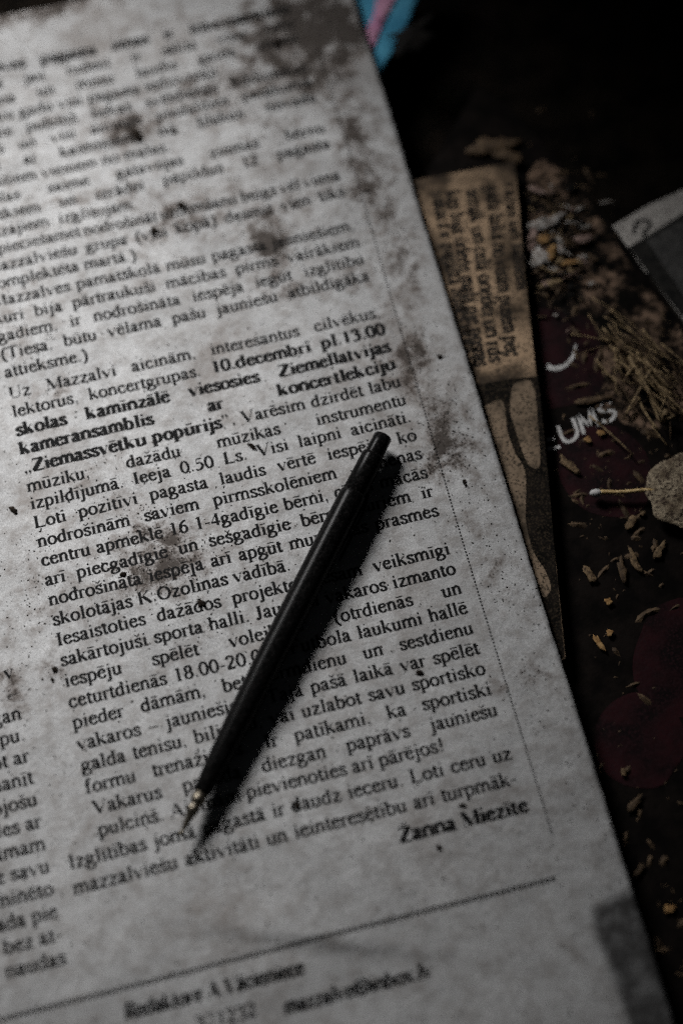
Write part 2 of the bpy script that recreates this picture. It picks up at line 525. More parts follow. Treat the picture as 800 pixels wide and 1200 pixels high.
# ------------------------------------------------------------------ materials
def dirt_mat():
    m, nt, b = new_mat('stained_newsprint')
    v = objvec(nt)
    att = N(nt, 'ShaderNodeAttribute', attribute_name='dirt')
    dark_corner = N(nt, 'ShaderNodeAttribute', attribute_name='dark_corner')
    big = noise_tex(nt, 55, 5, .6, v)
    mid = noise_tex(nt, 260, 6, .65, v)
    fine = noise_tex(nt, 1900, 4, .8, v)
    grain = noise_tex(nt, 4300, 2, .8, v)
    base = mixc(nt, mapr(nt, big.outputs['Fac'], .3, .7), (.50, .5, .5), (.64, .64, .64))
    base = mixc(nt, mapr(nt, grain.outputs['Fac'], .32, .68), mixc(nt, .58, base, (.1, .1, .1)), base)
    # soft grey soiling
    soil = mathn(nt, 'MULTIPLY', mapr(nt, mid.outputs['Fac'], .40, .70), .5)
    base = mixc(nt, soil, base, (.2, .18, .165))
    smut = noise_tex(nt, 34, 7, .7, v, .8)
    base = mixc(nt, mathn(nt, 'MULTIPLY', mapr(nt, smut.outputs['Fac'], .5, .72), .55), base, (.17, .14, .12))
    # brown stains: wash + crusts that thicken where the dirt map is strong
    d = mathn(nt, 'MULTIPLY', att.outputs['Fac'], mapr(nt, noise_tex(nt, 130, 7, .75, v, .6).outputs['Fac'],   .36, .68, .45, 1.2))
    wash = mathn(nt, 'MULTIPLY', mapr(nt, mathn(nt, 'ADD', mathn(nt, 'MULTIPLY', d, .9), mathn(nt, 'MULTIPLY', mathn(nt, 'SUBTRACT', mid.outputs['Fac'], .5), 1.1)), .12, .8), .72)
    base = mixc(nt, wash, base, (.115, .085, .068))
    s = mathn(nt, 'ADD', mathn(nt, 'ADD', mathn(nt, 'MULTIPLY', fine.outputs['Fac'], .75), mathn(nt, 'MULTIPLY', mid.outputs['Fac'], .45)), mathn(nt, 'MULTIPLY', d, .38))
    crust = mapr(nt, s, .83, .9)
    base = mixc(nt, mathn(nt, 'MULTIPLY', crust, .8), base, (.032, .025, .02))
    base = mixc(nt, mathn(nt, 'MULTIPLY', dark_corner.outputs['Fac'], mapr(nt, mid.outputs['Fac'], .25, .6, .7, 1.)), base, (.028, .027, .027))
    nt.links.new(base, b.inputs['Base Color'])
    b.inputs['Roughness'].default_value = .82
    b.inputs['Specular IOR Level'].default_value = .25
    h = mathn(nt, 'ADD', mathn(nt, 'MULTIPLY', mid.outputs['Fac'], 1.0), mathn(nt, 'MULTIPLY', big.outputs['Fac'], 2.5))
    h = mathn(nt, 'ADD', h, mathn(nt, 'MULTIPLY', grain.outputs['Fac'], .12))
    bump(nt, b, h, .55, .0005)
    return m

def ink_mat(name, c=(.004, .004, .0042), worn=(.035, .033, .031), a=.66, bb=.85):
    m, nt, b = new_mat(name)
    v = objvec(nt)
    n = noise_tex(nt, 900, 4, .7, v)
    nt.links.new(mixc(nt, mapr(nt, n.outputs['Fac'], a, bb), c, worn), b.inputs['Base Color'])
    b.inputs['Roughness'].default_value = .8
    b.inputs['Specular IOR Level'].default_value = .15
    return m

M_PAPER = dirt_mat()
M_INK = ink_mat('black_ink')
M_SHEET = rough_mat('grey_sheet', (.3, .29, .27), (.42, .41, .39), 300)
M_PEN = rough_mat('black_pen_plastic', (.0018, .0018, .0018), (.004, .004, .004), 900, rough=.26, bstr=.15, bdist=.0001, spec=.05, c3=(.012, .011, .011), s3=2200.)
M_BRASS, nt, b = new_mat('brass_tip')
b.inputs['Metallic'].default_value = 1
b.inputs['Base Color'].default_value = (.16, .14, .11, 1)
b.inputs['Roughness'].default_value = .45
M_GROUND = rough_mat('dark_soil', (.004, .0035, .003), (.016, .012, .009), 120, rough=.95, bstr=1, bdist=.002, spec=.05)
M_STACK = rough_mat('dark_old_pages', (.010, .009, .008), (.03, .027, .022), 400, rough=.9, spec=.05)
M_TAN = rough_mat('yellowed_newsprint', (.032, .022, .014), (.46, .32, .205), 75, lo=.36, hi=.62, bstr=.6, c3=(.05, .037, .026), s3=2000.)
M_TANINK = ink_mat('brown_black_ink', (.02, .016, .013), (.16, .12, .085), .5, .7)
M_PIC = rough_mat('dark_printed_picture', (.004, .0037, .0033), (.014, .011, .009), 300, bstr=.4, spec=.06, c3=(.04, .03, .02), s3=2500.)
M_PICLIGHT = rough_mat('pale_printed_picture', (.06, .045, .03), (.26, .19, .13), 110, bstr=.4, c3=(.04, .03, .02), s3=2200.)
M_MAG = rough_mat('dark_magazine_cover', (.003, .0024, .0022), (.010, .0075, .0065), 160, rough=.8, bstr=.5, spec=.05)
M_RED = rough_mat('dark_red_print', (.004, .0015, .002), (.026, .005, .007), 130, rough=.7, bstr=.4, spec=.12, c3=(.02, .006, .008), s3=1800.)
M_WHITE = rough_mat('soiled_white_print', (.5, .49, .48), (.68, .67, .66), 300)
M_STRAW = rough_mat('straw', (.2, .14, .07), (.46, .33, .18), 700, rough=.6, bstr=.5, spec=.3, c3=(.08, .05, .028), s3=1800.)
M_STRAW2 = rough_mat('brown_straw', (.045, .028, .016), (.13, .085, .047), 700, rough=.7, spec=.25)
M_CHIP = rough_mat('dull_wood_chip', (.1, .068, .035), (.28, .19, .105), 700, rough=.7, c3=(.05, .03, .018), s3=1800.)
M_GOLD = rough_mat('pale_gold_stick', (.45, .3, .12), (.85, .62, .3), 900, rough=.35, spec=.6)
M_BARK = rough_mat('dry_leaf', (.16, .12, .08), (.46, .38, .27), 260, rough=.85, bstr=.9, bdist=.0008, c3=(.06, .04, .03), s3=1500.)
M_PINKF = rough_mat('pinkish_flake', (.16, .1, .085), (.4, .29, .25), 600)
M_WHITEF = rough_mat('white_flake', (.26, .24, .22), (.62, .59, .56), 500, c3=(.12, .08, .05), s3=1400.)
M_ORANGEF = rough_mat('orange_flake', (.2, .1, .035), (.48, .3, .13), 600)
M_CARD = rough_mat('grey_card', (.62, .58, .54), (.78, .74, .69), 500, bstr=.4, c3=(.14, .13, .12), s3=2400.)
M_CARDDK = rough_mat('dark_grey_print', (.012, .012, .012), (.035, .033, .03), 500)
M_CARDGR = rough_mat('grey_print', (.075, .073, .07), (.13, .125, .12), 500, c3=(.04, .04, .04), s3=2400.)
M_BLUE = rough_mat('blue_print', (.05, .27, .44), (.1, .4, .58), 150, rough=.7)
M_PINK = rough_mat('pink_print', (.5, .22, .38), (.66, .36, .5), 150, rough=.7)
M_CRUMB = rough_mat('dirt_crumb', (.006, .005, .004), (.03, .022, .016), 1500, rough=.95, bstr=1, bdist=.0004, spec=.1)
M_DUST = rough_mat('fine_dirt', (.007, .006, .005), (.035, .026, .02), 900, rough=.95, spec=.1)
M_DARKLEAF = rough_mat('blackened_leaf', (.003, .0025, .002), (.008, .006, .005), 300, rough=.8)

Z_MAG = -6.6                                   # top of the magazine
Z_GROUND = -14.0
Z_TAN = -2.6                                    # top of the yellowed paper

# ------------------------------------------------------------------ setting: the dark ground
V, F = [], []
n = 60
for j in range(n + 1):
    for i in range(n + 1):
        x, y = -450 + 1000 * i / n, -500 + 1100 * j / n
        V.append((x, y, Z_GROUND - 3 + 2.0 * mnoise.noise(Vector((x * .03, y * .03, 0)))))
for j in range(n):
    for i in range(n):
        a = j * (n + 1) + i
        F.append((a, a + 1, a + n + 2, a + n + 1))
tag(link('ground', V, F, M_GROUND, smooth=True), kind='structure')

# ------------------------------------------------------------------ old newspaper (the main sheet)
STAINS = [  # photo x, y, radius x, radius y, strength
 (150, 152, 34, 22, .8), (340, 45, 55, 45, .85), (390, 100, 30, 80, .45), (380, 25, 45, 35, .9), (200, 268, 62, 24, .6), (305, 285, 40, 22, .5),
 (310, 160, 30, 30, .4), (140, 560, 70, 34, .32), (180, 622, 48, 26, .62), (200, 672, 60, 32, .55), (470, 420, 40, 26, .42), (505, 545, 42, 20, .5), (120, 700, 60, 30, .25),
 (12, 812, 26, 34, .55), (66, 786, 16, 12, .6), (615, 795, 50, 16, .5), (545, 520, 26, 60, .3), (30, 400, 60, 40, .32), (420, 210, 30, 60, .32), (60, 455, 25, 18, .4),
 (320, 300, 22, 40, .5), (90, 130, 60, 30, .3), (230, 115, 40, 20, .45), (430, 330, 26, 40, .35), (345, 240, 60, 14, .5), (590, 690, 20, 50, .22), (520, 610, 40, 20, .25), (230, 745, 60, 24, .3),
 (80, 905, 40, 30, .18), (440, 190, 20, 90, .25), (480, 430, 26, 70, .4), (520, 500, 24, 40, .4), (300, 90, 90, 40, .35), (60, 640, 60, 60, .22), (30, 720, 40, 50, .25), (260, 220, 80, 20, .35), (110, 230, 90, 16, .35), (300, 640, 60, 30, .2), (570, 640, 16, 50, .28), (360, 340, 60, 20, .3), (200, 30, 160, 12, .22), (470, 300, 18, 80, .4), (40, 8, 60, 14, .9), (0, 320, 30, 60, .3)]
ST = []
for x, y, rx, ry, s in STAINS:
    p = at(x, y); q = at(x + rx, y); r = at(x, y + ry)
    ST.append((p[0], p[1], math.dist(p, q), math.dist(p, r), s * 1.2))
def dirt(x, y):
    d = 0.
    for sx, sy, rx, ry, s in ST:
        q = ((x - sx) / rx) ** 2 + ((y - sy) / ry) ** 2
        if q < 9: d += s * math.exp(-q * .8)
    # grubby edges
    d += .32 * math.exp(-max(0, EDGE_R - x) / 4.5) * (.5 + mnoise.noise(Vector((0, y * .06, 1.)))) + .5 * math.exp(-max(0, EDGE_T - y) / 5.)
    return max(0., min(1.2, d))
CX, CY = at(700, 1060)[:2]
def dark_corner(x, y):
    # page colour darkened in the corner below and right of the column rule
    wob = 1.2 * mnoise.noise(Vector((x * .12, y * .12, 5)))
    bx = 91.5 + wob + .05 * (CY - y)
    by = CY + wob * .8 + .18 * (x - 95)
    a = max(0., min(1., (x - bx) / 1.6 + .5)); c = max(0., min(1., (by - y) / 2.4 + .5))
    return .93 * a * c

X0, X1, Y0, Y1 = -96., EDGE_R, -215., EDGE_T
def sheet(name, step, dz, ox, oy, mat, parent, thick=.12, rough_edge=True):
    nx, ny = int((X1 - X0) / step), int((Y1 - Y0) / step)
    V, F, D, P = [], [], [], []
    for j in range(ny + 1):
        for i in range(nx + 1):
            x, y = X0 + (X1 - X0) * i / nx, Y0 + (Y1 - Y0) * j / ny
            xx, yy = x, y
            if rough_edge and i == nx: xx += .18 * mnoise.noise(Vector((y * .25, 7, oy))) + .3 * mnoise.noise(Vector((y * .03, 2, oy)))
            if rough_edge and j == ny: yy += .3 * mnoise.noise(Vector((x * .2, 3, ox)))
            V.append((xx + ox, yy + oy, zpaper(x, y) + dz))
            D.append(dirt(x, y)); P.append(dark_corner(x, y))
    w = nx + 1
    for j in range(ny):
        for i in range(nx):
            a = j * w + i
            F.append((a, a + 1, a + w + 1, a + w))
    # closed rim and underside
    nb = len(V)
    rim = [i for i in range(w)] + [j * w + nx for j in range(1, ny + 1)] + [ny * w + i for i in range(nx - 1, -1, -1)] + [j * w for j in range(ny - 1, 0, -1)]
    for r in rim:
        V.append((V[r][0], V[r][1], V[r][2] - thick)); D.append(D[r]); P.append(P[r])
    m = len(rim)
    for k in range(m):
        F.append((rim[k], nb + k, nb + (k + 1) % m, rim[(k + 1) % m]))
    o = link(name, V, F, mat, parent, smooth=True)
    for an, dat in (('dirt', D), ('dark_corner', P)):
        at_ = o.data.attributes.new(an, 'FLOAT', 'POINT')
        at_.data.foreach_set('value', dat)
    return o

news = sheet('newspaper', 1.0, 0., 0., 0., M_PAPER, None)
tag(news, 'dirty grey newspaper page printed in Latvian, lying flat under the black pen', 'newspaper')
for k in range(4):
    sheet('inner_page', 6., -.35 * (k + 1), (-.25, .12, -.4, -.1)[k], (.2, -.3, .35, 0.)[k], M_SHEET, news)

art, byl, side, foot, rule, frule = Ink(), Ink(), Ink(), Ink(), Ink(), Ink()
for k, s in LINES.items():
    y = -PITCH * k + (0.35 if k < 0 else -.35 if k < 6 else 0)
    x0, x1 = 0., COLW
    if k < -9: x1 = COLW - .2
    if k in (23, 24): x0, x1, y = -6.1, (85.4 if k == 23 else 85.), (-106.1 if k == 23 else -111.3)
    if k == 21: x0 = .6
    if k == 22: x0 = .9
    em = EM
    art.justify(W(s), x0, x1, y, em, natural=k in NATURAL)
wz = byl.width('Žanna Miezīte', EM * 1.04, True)
byl.word('Žanna Miezīte', 85.6 - wz, -117.2, EM * 1.04, True)
for k, s in SIDE.items():
    wd = W(s)
    em = EM
    tot = sum(side.width(t, em, b) for t, b in wd) + .25 * em * (len(wd) - 1)
    side.justify(wd, -9.8 - tot, -9.8, -PITCH * k + .2, em, natural=True)
a = at(146, 1194); 
foot.word('Redaktore A.Vācieniece', a[0], -137.2, 4.3, True, 0, .2, .82)
foot.word('371232', a[0] + 13, -142.6, 4.0, False)
foot.word('mazzalve@inbox.lv', a[0] + 30, -143.6, 4.2, True, 0, .2, .86)
# dotted rules
y = 75.
while y > -123:
    rule.quad(88.6 + .25 * math.sin(y * .03), y, 88.6 + .25 * math.sin(y * .03), y - .42, .34); y -= .78
x = -90.
while x < 86.7:
    frule.quad(x, -131.3, x + .74, -131.3, .95); x += 1.15
zn = zpaper
LIFT = .05
art.build('article_text', M_INK, news, zn, LIFT)
byl.build('byline', M_INK, news, zn, LIFT)
side.build('side_column_text', M_INK, news, zn, LIFT)
foot.build('footer_text', M_INK, news, zn, LIFT)
rule.build('column_rule', M_INK, news, zn, LIFT)
frule.build('footer_rule', M_INK, news, zn, LIFT)

# bundle of old pages that lifts the newspaper above the ground
V, F = slab([(-92, -210), (72, -210), (72, 100), (-92, 100)], Z_GROUND - 3, -2.6)
tag(link('paper_bundle', V, F, M_STACK), 'dark bundle of old pages hidden beneath the grey newspaper', 'paper bundle')

# ------------------------------------------------------------------ pen
def lathe(profile, seg=28):
    path = [(t, 0, 0) for t, r in profile]
    V, F = [], []
    for t, r in profile:
        for s in range(seg):
            a = 2 * math.pi * s / seg
            V.append((t, r * math.cos(a), r * math.sin(a)))
    for i in range(len(profile) - 1):
        for s in range(seg):
            s2 = (s + 1) % seg
            F.append((i * seg + s, i * seg + s2, (i + 1) * seg + s2, (i + 1) * seg + s))
    F.append(tuple(range(seg))[::-1]); F.append(tuple(range((len(profile) - 1) * seg, len(profile) * seg)))
    return V, F
PEN_R = 3.0
p_tip = Vector(at(211, 980, PEN_R)); p_top = Vector(at(449, 512, PEN_R))
pl = (p_top - p_tip).length
pen = bpy.data.objects.new('pen', None); COL.objects.link(pen)
tag(pen, 'slim black ballpoint pen with a worn brass tip lying across the newspaper', 'pen')
pen.location = p_tip * MM
zc = max(zpaper(p_tip.x + (p_top.x - p_tip.x) * t, p_tip.y + (p_top.y - p_tip.y) * t) for t in (.3, .5, .7, .85))
pen.location.z = (PEN_R + zc + .05) * MM
pen.rotation_euler = (0, 0, math.atan2(p_top.y - p_tip.y, p_top.x - p_tip.x))
L = pl
V, F = lathe([(9.5, 1.55), (10, 1.75), (16, 2.25), (26, 2.65), (38, 2.9), (50, PEN_R), (L - 17, PEN_R), (L - 15.5, 2.97), (L - 15.2, 2.85)])
body = link('barrel', V, F, M_PEN, pen, smooth=True)
V, F = lathe([(L - 15.2, 2.5), (L - 15, 2.66), (L - 6, 2.55), (L - 5.3, 2.5), (L - 5.1, 2.2)])
link('collar', V, F, M_PEN, pen, smooth=True)
V, F = lathe([(L - 6.2, 2.0), (L - 5.8, 2.1), (L - 2.4, 2.05), (L - .25, 2.0), (L - .05, 1.85), (L, 1.6)])
link('push_button', V, F, M_PEN, pen, smooth=True)
V, F = lathe([(1.6, .42), (2.2, .55), (5.2, 1.0), (5.35, 1.15), (6.3, 1.25), (6.5, 1.05), (7.2, 1.15), (7.4, 1.42), (8.4, 1.5), (8.6, 1.35), (9.6, 1.5)])
tipo = link('tip', V, F, M_BRASS, pen, smooth=True)
V, F = lathe([(0, .22), (.15, .33), (1.7, .4)])
link('ball_point', V, F, M_BRASS, tipo, smooth=True)
# pocket clip along the side, broken short
V, F = slab([(L - 15.5, -.95), (L - 15.5, .95), (L - 27, .8), (L - 28.2, .3), (L - 29, .5), (L - 30, -.5), (L - 28, -.8)], PEN_R + .35, PEN_R + .95)
V2, F2 = slab([(L - 16.8, -.95), (L - 16.8, .95), (L - 14.2, .95), (L - 14.2, -.95)], 2.2, PEN_R + .4)
F2 = [tuple(i + len(V) for i in f) for f in F2]
clip = link('pocket_clip', V + V2, F + F2, M_PEN, pen)
clip.rotation_euler = (math.radians(100), 0, 0)

# ------------------------------------------------------------------ yellowed newspaper, folded, right of the page
def wavy(poly_px, z, amp=.3, step=1.5, seed=0., sag=None):
    """finely meshed sheet over a px outline; returns verts, faces"""
    poly = pxpoly(poly_px, z)
    bm = bmesh.new()
    vs = [bm.verts.new((x, y, 0)) for x, y in poly]
    bm.faces.new(vs)
    return poly

tanp = pxpoly([(430, 216), (480, 212), (545, 200), (603, 189), (612, 300), (628, 440), (641, 560), (662, 770), (640, 800), (600, 720), (470, 540)], Z_TAN)
V, F = slab(tanp, Z_TAN - .8, Z_TAN)
tan = link('yellowed_newspaper', V, F, M_TAN)
tag(tan, 'folded yellowed brown newspaper clipping half under the grey page, with text and a dark picture', 'newspaper')
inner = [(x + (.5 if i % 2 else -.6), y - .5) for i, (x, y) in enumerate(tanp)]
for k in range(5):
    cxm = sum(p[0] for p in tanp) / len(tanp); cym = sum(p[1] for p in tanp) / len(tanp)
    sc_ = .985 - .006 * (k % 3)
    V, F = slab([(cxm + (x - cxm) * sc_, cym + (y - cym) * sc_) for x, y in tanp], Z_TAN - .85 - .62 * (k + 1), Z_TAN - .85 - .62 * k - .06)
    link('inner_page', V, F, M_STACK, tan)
flat = lambda z: (lambda x, y: z)
ti = Ink()
def run_text(ink, s, pa, pb, z, em, bold=False):
    """text running from photo point a towards b at natural spacing"""
    A, B = at(*pa, z), at(*pb, z)
    ang = math.atan2(B[1] - A[1], B[0] - A[0])
    x, y = A[0], A[1]
    Ln = math.dist(A, B)
    w = ink.width(s, em, bold)
    ink.word(s, x, y, em, bold, ang, 0, Ln / w)
run_text(ti, 'vakarā ir pagasta zemes priekšā', (505, 226), (546, 432), Z_TAN, 5.2, True)
run_text(ti, 'kas bija ūdens malā pie posms', (522, 224), (556, 430), Z_TAN, 5.4, True)
run_text(ti, 'senāk un ceļā onedei un rds', (545, 222), (573, 425), Z_TAN, 5.4, True)
run_text(ti, 'gada laikā no visām pusēm pēc', (568, 218), (592, 418), Z_TAN, 5.4, True)
run_text(ti, 'ražas un labiem', (590, 215), (605, 340), Z_TAN, 4.2, True)
ti.build('text', M_TANINK, tan, flat(Z_TAN), .05)
V, F = slab(pxpoly([(540, 455), (596, 444), (630, 441), (642, 560), (653, 689), (661, 769), (642, 790), (600, 610)], Z_TAN), Z_TAN + .02, Z_TAN + .06)
pic = link('printed_picture', V, F, M_PIC, tan)
def shape(name, pts, z, mat, par, n=6, h=.04):
    V, F = slab(pxpoly(catmull(pts + [pts[0]], n)[:-1], z), z, z + h)
    return link(name, V, F, mat, par)
z2 = Z_TAN + .07
shape('pale_figure', [(563, 478), (588, 470), (594, 505), (603, 530), (614, 550), (616, 575), (616, 610), (624, 645), (638, 668), (645, 690), (634, 698), (618, 655), (600, 605), (575, 530)], z2, M_PICLIGHT, pic)
shape('pale_figure', [(600, 452), (606, 448), (624, 450), (630, 500), (632, 545), (620, 546), (612, 530), (604, 505), (597, 480)], z2, M_PICLIGHT, pic)

# ------------------------------------------------------------------ magazine with the dark cover
magp = pxpoly([(560, 100), (600, 128), (691, 234), (720, 268), (797, 378), (870, 490), (960, 620), (960, 1000), (900, 1300), (640, 1300), (520, 500), (500, 200)], Z_MAG)
V, F = slab(magp, Z_MAG - 1.5, Z_MAG)
mag = link('magazine', V, F, M_MAG)
tag(mag, 'dark dirty magazine with red print and white capital letters, beneath straw and dry scraps', 'magazine')
def disc(name, cx, cy, rx, ry, z, mat, par, wob=.13, n=40, seed=0):
    pts = []
    for i in range(n):
        a = 2 * math.pi * i / n
        k = 1 + wob * mnoise.noise(Vector((math.cos(a) * 1.3 + seed, math.sin(a) * 1.3, seed)))
        pts.append((cx + rx * k * math.cos(a), cy + ry * k * math.sin(a)))
    V, F = slab(pxpoly(pts, z), z, z + .05)
    return link(name, V, F, mat, par)
shape('red_panel', [(630, 360), (690, 375), (705, 430), (700, 462), (650, 478), (636, 470)], Z_MAG + .01, M_RED, mag)
M_MOTTLE = rough_mat('brown_mottled_print', (.003, .0025, .002), (.3, .2, .14), 210, rough=.8, lo=.45, hi=.68, spec=.08, c3=(.010, .007, .006), s3=700.)
shape('mottled_picture', [(618, 205), (640, 188), (690, 240), (745, 320), (800, 395), (800, 490), (740, 500), (690, 460), (640, 350), (622, 290)], Z_MAG + .005, M_MOTTLE, mag)
disc('red_disc', 795, 772, 54, 70, Z_MAG + .01, M_RED, mag, seed=2)
disc('red_disc', 748, 868, 54, 54, Z_MAG + .03, M_RED, mag, seed=5)
shape('red_panel', [(655, 505), (720, 500), (760, 540), (750, 600), (690, 600), (655, 560)], Z_MAG + .01, M_RED, mag)
# white curved emblem and the letters UMS, bold sans capitals
em_ = Ink()
def sans(ink, pts, w, o, ux, uy):
    P = [(o[0] + ux[0] * a + uy[0] * b, o[1] + ux[1] * a + uy[1] * b) for a, b in pts]
    n = len(P); b0 = len(ink.V)
    for i in range(n):
        a, c = P[max(0, i - 1)], P[min(n - 1, i + 1)]
        l = math.hypot(c[0] - a[0], c[1] - a[1]) or 1
        nx, ny = -(c[1] - a[1]) / l * w / 2, (c[0] - a[0]) / l * w / 2
        ink.V += [(P[i][0] + nx, P[i][1] + ny), (P[i][0] - nx, P[i][1] - ny)]
    for i in range(n - 1): ink.F.append((b0 + 2 * i, b0 + 2 * i + 1, b0 + 2 * i + 3, b0 + 2 * i + 2))
o_ = at(661, 521, Z_MAG); e_ = at(722, 489, Z_MAG); u_ = at(653, 499, Z_MAG)
ux = ((e_[0] - o_[0]), (e_[1] - o_[1])); uy = ((u_[0] - o_[0]), (u_[1] - o_[1]))
wl = .85
sans(em_, catmull([(.0, 1), (.0, .35), (.05, .08), (.14, 0), (.23, .08), (.28, .35), (.28, 1)], 6), wl, o_, ux, uy)
for a, b in (((.37, 0), (.39, 1)), ((.39, 1), (.51, .25)), ((.51, .25), (.63, 1)), ((.63, 1), (.65, 0))): sans(em_, [a, b], wl, o_, ux, uy)
sans(em_, catmull([(1.0, .78), (.93, .97), (.83, .98), (.76, .82), (.8, .62), (.93, .45), (1.0, .25), (.93, .04), (.82, .02), (.74, .2)], 6), wl, o_, ux, uy)
sans(em_, [(-.26, .62), (-.12, .5)], wl, o_, ux, uy); sans(em_, [(-.3, .2), (-.08, .0)], wl, o_, ux, uy)
em_.build('lettering', M_WHITE, mag, flat(Z_MAG), .09)
ar = Ink()
P_ = [at(*p, Z_MAG) for p in catmull([(674, 404), (671, 417), (662, 428), (650, 432), (640, 429)], 8)]
for i, (a, b) in enumerate(zip(P_, P_[1:])): ar.quad(a[0], a[1], b[0], b[1], .5 + 1.1 * i / len(P_))
ar.build('white_arc', M_WHITE, mag, flat(Z_MAG), .1)

# ------------------------------------------------------------------ grey card with a handwritten figure
ZC = Z_MAG - 1.6
V, F = slab(pxpoly([(640, 310), (760, 240), (800, 222), (900, 180), (980, 330), (850, 440), (806, 382), (760, 320)], ZC), ZC - .5, ZC)
card = link('card', V, F, M_CARD)
tag(card, 'pale grey card with a dark frame line and a pen mark, right of the scraps', 'card')
V, F = slab(pxpoly([(735, 290), (755, 278), (800, 250), (900, 210), (960, 330), (850, 430), (810, 385)], ZC), ZC + .02, ZC + .06)
link('printed_frame', V, F, M_CARDDK, card)
V, F = slab(pxpoly([(757, 282), (800, 257), (895, 220), (950, 330), (850, 415), (803, 350)], ZC), ZC + .07, ZC + .1)
link('printed_picture', V, F, M_CARDGR, card)
mk = Ink()
P_ = [at(*p, ZC) for p in catmull([(742, 274), (744, 265), (748, 259), (758, 259), (761, 264), (757, 270), (752, 277)], 6)]
for a, b in zip(P_, P_[1:]): mk.quad(a[0], a[1], b[0], b[1], .85)
mk.build('pen_mark', M_INK, card, flat(ZC), .05)
V, F = slab(pxpoly([(590, 330), (660, 320), (760, 250), (800, 232), (900, 190), (975, 330), (960, 900), (890, 1280), (660, 1280), (560, 560)], ZC - .6), Z_GROUND - 3, ZC - .6)
tag(link('cardboard_piece', V, F, M_STACK), 'dark cardboard piece lying beneath the pale grey card and the magazine', 'cardboard')

# ------------------------------------------------------------------ blue and pink scrap, at the far edge of the page
ZB = -4.5
def crumple(pts, z, amp, mat, name, par=None, step=2., thick=.25, seed=0.):
    poly = pxpoly(pts, z)
    xs = [p[0] for p in poly]; ys = [p[1] for p in poly]
    bm = bmesh.new()
    f = bm.faces.new([bm.verts.new((x, y, 0)) for x, y in poly])
    for ax, lo, hi in ((0, min(xs), max(xs)), (1, min(ys), max(ys))):
        t = lo + step
        while t < hi:
            co = (t, 0, 0) if ax == 0 else (0, t, 0); no = (1, 0, 0) if ax == 0 else (0, 1, 0)
            bmesh.ops.bisect_plane(bm, geom=bm.verts[:] + bm.edges[:] + bm.faces[:], plane_co=co, plane_no=no)
            t += step
    r = bmesh.ops.extrude_face_region(bm, geom=bm.faces[:])
    for e in r['geom']:
        if isinstance(e, bmesh.types.BMVert): e.co.z += thick
    for v in bm.verts:
        x, y = v.co.x, v.co.y
        v.co.z += z + amp * (mnoise.noise(Vector((x * .06, y * .06, seed))) + .5 * mnoise.noise(Vector((x * .15, y * .15, seed + 4))))
    bmesh.ops.recalc_face_normals(bm, faces=bm.faces[:])
    me = bpy.data.meshes.new(name)
    for v in bm.verts: v.co *= MM
    bm.to_mesh(me); bm.free()
    me.polygons.foreach_set('use_smooth', [True] * len(me.polygons))
    me.materials.append(mat)
    o = bpy.data.objects.new(name, me); COL.objects.link(o)
    if par: o.parent = par
    return o
blue = crumple([(380, -60), (520, -60), (490, 0), (472, 40), (452, 75), (438, 100), (420, 80)], ZB, 1.5, M_BLUE, 'paper_scrap')
tag(blue, 'blue and pink printed paper scrap poking out at the top of the page', 'paper scrap')
crumple([(452, -60), (490, -60), (463, 0), (448, 30), (434, 70), (424, 66), (421, 48), (437, 20)], ZB + .35, 1.5, M_PINK, 'pink_stripe', blue)

# ------------------------------------------------------------------ flakes, leaves, crumbs
def flake(name, cx, cy, lx, ly, ang, z, mat, label, cat, group=None, dome=.25, seed=0, jag=.25, n=18, rings=4):
    c = at(cx, cy, z)
    px = math.dist(c, at(cx + 1, cy, z))
    rx, ry = lx * px * .5, ly * px * .5
    V, F = [(0, 0, dome * min(rx, ry))], []
    a0 = -math.radians(ang) + CAM_ROT[2]
    for r in range(1, rings + 1):
        t = r / rings
        for i in range(n):
            a = 2 * math.pi * i / n
            k = max(.25, 1 + 1.5 * jag * mnoise.noise(Vector((math.cos(a) * 2.6 + seed, math.sin(a) * 2.6, seed * 1.3))) * t)
            x, y = rx * t * k * math.cos(a), ry * t * k * math.sin(a)
            zz = dome * min(rx, ry) * (1 - t * t) + (.22 if rings < 9 else .045) * min(rx, ry) * mnoise.noise(Vector((x * .5 + seed, y * .5, seed)))
            V.append((x * math.cos(a0) - y * math.sin(a0), x * math.sin(a0) + y * math.cos(a0), zz))
    for i in range(n): F.append((0, 1 + i, 1 + (i + 1) % n))
    for r in range(rings - 1):
        for i in range(n):
            a, b = 1 + r * n, 1 + (r + 1) * n
            F.append((a + i, b + i, b + (i + 1) % n, a + (i + 1) % n))
    top = len(V)
    V += [(x, y, zz - .25) for x, y, zz in V]
    F += [tuple(i + top for i in f)[::-1] for f in F]
    e = 1 + (rings - 1) * n
    F += [(e + i, e + top + i, e + top + (i + 1) % n, e + (i + 1) % n) for i in range(n)]
    o = link(name, V, F, mat, None, True, (c[0], c[1], z + .3))
    return tag(o, label, cat, group)

